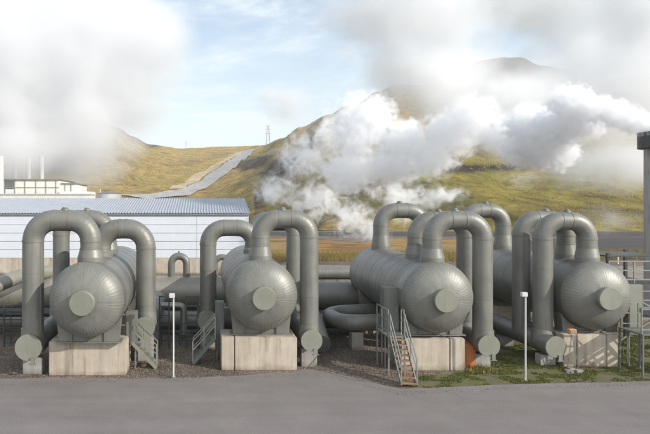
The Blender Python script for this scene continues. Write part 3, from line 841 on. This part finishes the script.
pylon(268,152,26,'taller lattice pylon on the ridge between the hills')
pylon(186,150,9,'tiny far pylon on the flat left ridge')

# ------------------------------------------------------------------ grass blades, tufts
def inside(poly, x, y):
    c = False; j = len(poly)-1
    for i in range(len(poly)):
        xi, yi = poly[i]; xj, yj = poly[j]
        if (yi > y) != (yj > y) and x < (xj-xi)*(y-yi)/(yj-yi)+xi: c = not c
        j = i
    return c
def blades(name, poly, n, h, mat, thr=0.0, seed=3):
    rnd = random.Random(seed); xs_ = [p[0] for p in poly]; ys_ = [p[1] for p in poly]
    vs = []; fs = []; k = 0; tries = 0
    while k < n and tries < n*12:
        tries += 1
        x = rnd.uniform(min(xs_), max(xs_)); y = rnd.uniform(min(ys_), max(ys_))
        if not inside(poly, x, y): continue
        if noise.noise(Vector((x*1.3, y*1.3, 0))) + .4*noise.noise(Vector((x*5, y*5, 2))) < thr: continue
        a = rnd.uniform(0, math.pi); hh = h*rnd.uniform(.4,1.2); w = .012*rnd.uniform(.8,1.8)
        dx, dy = math.cos(a)*w, math.sin(a)*w; lx = rnd.uniform(-.4,.4)*hh; ly = rnd.uniform(-.4,.4)*hh
        o_ = len(vs)
        vs += [(x-dx,y-dy,0),(x+dx,y+dy,0),(x+lx,y+ly,hh)]; fs.append((o_,o_+1,o_+2)); k += 1
    mb = MB(); mb.v = [Vector(v) for v in vs]; mb.f = fs
    return tag(mb.build(name, mat), None, None, None, 'stuff')
tp = [gp(413,388), gp(430,388), gp(500,384.5), gp(560,383), gp(610,382), gp(660,380.5), gp(660,330), gp(560,333), gp(490,333), gp(470,345), gp(468,372), gp(415,377)]
g = blades('grass', tp, 80000, .05, M['blade'], -.03); tag(g, 'short patchy green grass strip between the asphalt and the right tanks', 'grass')
gravel_edge = [gp(130,377), gp(170,378), gp(215,376), gp(300,371), gp(300,366), gp(215,368), gp(130,368)]
def stones(name, poly, n, s0, s1, mat, seed=5, z0=0):
    rnd = random.Random(seed); xs_ = [p[0] for p in poly]; ys_ = [p[1] for p in poly]; mb = MB(); k = 0
    while k < n:
        x = rnd.uniform(min(xs_), max(xs_)); y = rnd.uniform(min(ys_), max(ys_))
        if not inside(poly, x, y): continue
        s_ = rnd.uniform(s0, s1); a = rnd.uniform(0, 6.3)
        c, sn = math.cos(a)*s_, math.sin(a)*s_
        mb.add([(x+c,y+sn,z0),(x-sn*.8,y+c*.8,z0),(x-c,y-sn,z0),(x+sn*.8,y-c*.8,z0),(x+c*.2,y+sn*.3,z0+s_*.9)], [(0,1,4),(1,2,4),(2,3,4),(3,0,4)])
        k += 1
    return tag(mb.build(name, mat), kind='stuff')
big = [gp(-30,378), gp(120,378), gp(300,370), gp(330,372), gp(395,387), gp(412,387), gp(470,345), gp(470,322), gp(-40,322)]
st = stones('gravel', big, 16000, .015, .05, M['ground']); tag(st, 'loose dark brown gravel on the ground around the plinths', 'gravel')
lp = [gp(-30,384), gp(60,380), gp(240,378), gp(306,371), gp(330,375), gp(360,381), gp(398,391), gp(500,387.5), gp(660,383), gp(660,386), gp(500,391), gp(398,396), gp(330,379), gp(306,375), gp(240,381), gp(60,384), gp(-30,388)]
tag(stones('loose_grit', lp, 1500, .006, .022, M['ground'], 8, .0125), 'loose grit scattered along the edge of the asphalt', 'grit')
fg = blades('weeds', [(9.9,22.3),(10.9,22.3),(11,24.8),(9.9,24.8)], 700, .2, M['bush'], -.5, 9); tag(fg, 'dry weeds around the rusty orange box', 'weeds')
fg = blades('field_grass', [(5,66.5),(34,66.5),(60,70),(60,80),(5,76)], 26000, .75, M['bush'], -.3, 11); tag(fg, 'dry yellow grass along the near edge of the far field', 'grass')
for v in fg.data.vertices: pass

rnd = random.Random(21); mb = MB()
while len(mb.f) < 4*16000:
    px = rnd.uniform(120, 660); Y = 150 + 700 * rnd.random()**1.6; X = (px - VX) * Y / F
    if noise.noise(Vector((X*.02, Y*.02, 5))) + .5*noise.noise(Vector((X*.1, Y*.1, 5))) < rnd.uniform(-.1, .35): continue
    z = H(X, Y)
    if z < .5: continue
    s_ = rnd.uniform(.12, .5) * (.6 + Y/500); q = rnd.uniform(0, 1.5); c_, n_ = math.cos(q)*s_, math.sin(q)*s_
    mb.add([(X+c_,Y+n_,z-.3),(X-n_,Y+c_,z-.3),(X-c_,Y-n_,z-.3),(X+n_,Y-c_,z-.3),(X+c_*.2,Y,z+s_*.75)], [(0,1,4),(1,2,4),(2,3,4),(3,0,4)])
M['heath'] = mk_blade('dark_heath', (.12,.095,.04), (.27,.22,.09))
tag(mb.build('heath', M['heath']), 'low dark heath tufts and stones scattered over the hillside', 'heath', kind='stuff')
# ------------------------------------------------------------------ steam
def steam(name, blobs, dens, nscale, amp, label, cat='steam', soft=.35, aniso=.0, thr=.0, step=1.0, col=(1,1,1), detail=4, dist=.0, grow=1.15):
    """blobs: (centre, (rx,ry,rz)); closed domain mesh round their union, density fades to the edge and is eroded by noise"""
    bm = bmesh.new()
    for c, r in blobs:
        mt = Matrix.Translation(c) @ Matrix.Diagonal((r[0]*grow, r[1]*grow, r[2]*grow, 1))
        bmesh.ops.create_icosphere(bm, subdivisions=4 if len(blobs) == 1 else 3, radius=1, matrix=mt)
    me = bpy.data.meshes.new(name); bm.to_mesh(me); bm.free()
    o = bpy.data.objects.new(name, me); C.objects.link(o)
    if len(blobs) > 1:
        md = o.modifiers.new('union', 'REMESH'); md.mode = 'VOXEL'
        md.voxel_size = min(min(r) for _, r in blobs) * .3
        dg = bpy.context.evaluated_depsgraph_get(); ev = o.evaluated_get(dg)
        me2 = bpy.data.meshes.new_from_object(ev); o.modifiers.clear(); o.data = me2; me2.name = name; me = me2
    m, t = nt(name + '_volume')
    P = N(t, 'ShaderNodeNewGeometry').outputs['Position']
    nz = noise_tex(t, P, nscale, detail, .6, dist)
    acc = None
    for c, r in blobs:
        a = N(t, 'ShaderNodeVectorMath'); a.operation = 'SUBTRACT'; t.links.new(P, a.inputs[0]); a.inputs[1].default_value = c
        b = N(t, 'ShaderNodeVectorMath'); b.operation = 'DIVIDE'; t.links.new(a.outputs[0], b.inputs[0]); b.inputs[1].default_value = r
        l = N(t, 'ShaderNodeVectorMath'); l.operation = 'LENGTH'; t.links.new(b.outputs[0], l.inputs[0])
        d = l.outputs['Value']
        if acc is None: acc = d
        else:
            mm = N(t, 'ShaderNodeMath'); mm.operation = 'SMOOTH_MIN'; t.links.new(acc, mm.inputs[0]); t.links.new(d, mm.inputs[1]); mm.inputs[2].default_value = .25; acc = mm.outputs[0]
    # density = clamp((1 - d - amp*(noise-.5)*2 - thr)/soft)
    e = math_(t, 'SUBTRACT', 1.0 - thr, acc)
    e = math_(t, 'ADD', e, math_(t, 'MULTIPLY', math_(t, 'SUBTRACT', nz, .5), amp*2))
    e = math_(t, 'DIVIDE', e, soft, True)
    # never reaches the domain wall
    w = math_(t, 'MULTIPLY', math_(t, 'SUBTRACT', grow*.98, acc), 8.0, True)
    e = math_(t, 'MULTIPLY', math_(t, 'MULTIPLY', e, e), w)
    e = math_(t, 'MULTIPLY', e, dens)
    v = N(t, 'ShaderNodeVolumePrincipled'); v.inputs['Color'].default_value = (*col, 1)
    v.inputs['Anisotropy'].default_value = aniso
    t.links.new(e, v.inputs['Density'])
    out = N(t, 'ShaderNodeOutputMaterial'); t.links.new(v.outputs[0], out.inputs['Volume'])
    try: m.cycles.volume_step_rate = step
    except Exception: pass
    me.materials.clear(); me.materials.append(m)
    tag(o, label, cat, None, 'stuff')
    return o
def B(px, py, Y, rx, rz, ry=None):
    k = Y/F; return (pt(px, py, Y), (rx*k, (ry or (rx+rz)/2)*k, rz*k))
STEAM = True
if STEAM:
    # white plume from the stack
    steam('stack_plume', [B(656,129,34,20,11), B(636,122,34.5,18,13), B(616,114,35.5,20,15), B(596,110,36,20,16), B(572,104,37,24,20), B(582,122,38,26,18), B(552,130,39,30,22), B(558,152,40,20,20), B(530,126,41,26,22), B(534,150,42,34,20)],
          2.6, 2.8, 1.15, 'dense white steam plume streaming left from the top of the concrete stack', thr=-.05, soft=.35, step=.4, detail=6, grow=1.25, col=(.955,.957,.965))
    steam('drifting_plume', [B(503,134,44,26,20), B(474,116,46,26,22), B(452,134,48,30,24), B(430,156,49,28,24), B(404,142,50,30,24), B(372,116,53,24,24), B(356,130,54,26,36), B(392,166,52,34,20), B(348,172,55,28,24)],
          1.2, 1.5, 1.4, 'bright billowing steam bank drifting in front of the right mountain', thr=-.1, soft=.5, step=.4, detail=6, grow=1.25, col=(.955,.957,.965))
    steam('ground_wisps', [B(304,158,58,40,40), B(276,190,60,34,26), B(318,200,60,46,28), B(352,218,60,36,26), B(400,200,60,38,34), B(372,232,62,24,20), B(330,130,60,30,32), B(440,196,62,34,18)],
          .75, .75, 1.5, 'ragged thin steam wisps rising behind the second and third tanks', soft=.6, step=.4, thr=.27, detail=7, dist=.8, grow=1.15)
    steam('grey_puff', [B(290,108,90,38,32), B(272,96,90,28,22)], .45, .22, .55, 'single soft grey steam puff above the ridge between the hills', soft=.8, thr=.12, step=.5, detail=6, col=(.90,.905,.92))
    steam('left_steam_cloud', [B(0,70,150,135,130), B(85,40,155,95,90), B(66,130,150,80,66), B(-80,60,150,120,150), B(120,90,155,50,60), B(150,40,156,50,50), B(20,150,134,70,34)],
          .22, .075, .85, 'huge soft white steam cloud over the chimneys at the left', soft=1.0, thr=-.26, step=.9, col=(.915,.92,.93), detail=6)
    steam('upper_steam_cloud', [B(420,5,150,100,70), B(392,78,152,40,40), B(610,90,150,110,74), B(515,118,150,105,46), B(450,86,150,64,56), B(660,10,150,110,90), B(615,165,150,85,30), B(540,-10,156,130,44), B(512,98,148,80,36), B(430,66,150,60,40)],
          .24, .085, .85, 'wide grey-white steam bank hiding the top of the right mountain', soft=.9, thr=-.14, step=.9, detail=6, col=(.95,.955,.962))
    steam('low_vapour', [B(612,218,80,40,26), B(520,178,82,40,16)], .12, .3, 1.0, 'faint vapour over the slope near the foot of the stack', soft=.9, thr=.2, step=.8)

mb = MB(); mb.box(-4950, 5850, -170, 2700, -1.0, 520)
m, t = nt('haze_volume'); v = N(t, 'ShaderNodeVolumePrincipled'); v.inputs['Color'].default_value = (.97,.975,.985,1); v.inputs['Density'].default_value = .0002
ou = N(t, 'ShaderNodeOutputMaterial'); t.links.new(v.outputs[0], ou.inputs['Volume'])
tag(mb.build('haze', m), 'thin pale haze in the air over the far hills', 'haze', kind='stuff')
# ------------------------------------------------------------------ light, sky, camera
EL = math.radians(27); az = Vector((.848, -.53, 0)).normalized()
sd = Vector((az.x*math.cos(EL), az.y*math.cos(EL), math.sin(EL)))
L = bpy.data.lights.new('sun', 'SUN'); L.energy = 3.9; L.angle = math.radians(.5); L.color = (1, .95, .87)
lo = bpy.data.objects.new('sun', L); C.objects.link(lo); lo.rotation_euler = (-sd).to_track_quat('-Z', 'Y').to_euler(); lo.location = (30,-20,40)
w = bpy.data.worlds.new('World'); SC.world = w; w.use_nodes = True
t = w.node_tree; t.nodes.clear()
sky = N(t, 'ShaderNodeTexSky'); sky.sky_type = 'NISHITA'; sky.sun_disc = False; sky.sun_elevation = EL; sky.sun_rotation = math.atan2(az.x, az.y)
sky.air_density = 1.15; sky.dust_density = .6; sky.ozone_density = 1.2
tc = N(t, 'ShaderNodeTexCoord')
mp = N(t, 'ShaderNodeMapping'); mp.inputs['Scale'].default_value = (1, 1, 3.2); t.links.new(tc.outputs['Generated'], mp.inputs[0])
n = noise_tex(t, mp.outputs[0], 3.6, 9, .66, .5)
n2 = noise_tex(t, mp.outputs[0], 9.0, 6, .6, .2)
cl = math_(t, 'ADD', math_(t, 'MULTIPLY', n, .8), math_(t, 'MULTIPLY', n2, .2))
f = ramp(t, cl, [(.42, (.05,.05,.05)), (.5, (.28,.28,.28)), (.60, (.9,.9,.9))])
CL = N(t, 'ShaderNodeRGB'); CL.outputs[0].default_value = (4.7, 5.3, 5.7, 1)
mx = mixc(t, f, sky.outputs[0], CL.outputs[0])
bg = N(t, 'ShaderNodeBackground'); bg.inputs[1].default_value = .14
sx = N(t, 'ShaderNodeSeparateXYZ'); t.links.new(tc.outputs['Generated'], sx.inputs[0])
back = math_(t, 'MULTIPLY', math_(t, 'SUBTRACT', -.1, sx.outputs[1]), 1.6, True)     # unseen bright cloud added behind the camera to give fill light
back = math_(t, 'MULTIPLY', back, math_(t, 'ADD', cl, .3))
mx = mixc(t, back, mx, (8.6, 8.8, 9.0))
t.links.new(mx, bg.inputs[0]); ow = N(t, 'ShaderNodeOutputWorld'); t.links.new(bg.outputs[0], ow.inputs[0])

cam = bpy.data.cameras.new('camera'); co = bpy.data.objects.new('camera', cam); C.objects.link(co)
co.location = (0, 0, CZ); co.rotation_euler = (math.pi/2, 0, 0)
cam.sensor_width = 36; cam.lens = F/650*36; cam.shift_x = (325-VX)/650; cam.shift_y = -(217-VY)/650
cam.clip_start = .1; cam.clip_end = 8000
SC.camera = co
vs_ = SC.view_settings; vs_.view_transform = 'Standard'; vs_.look = 'None'; vs_.exposure = .48; vs_.gamma = 1; vs_.use_curve_mapping = False
cy = SC.cycles
cy.volume_bounces = 12; cy.max_bounces = 20; cy.volume_max_steps = 256; cy.use_denoising = True
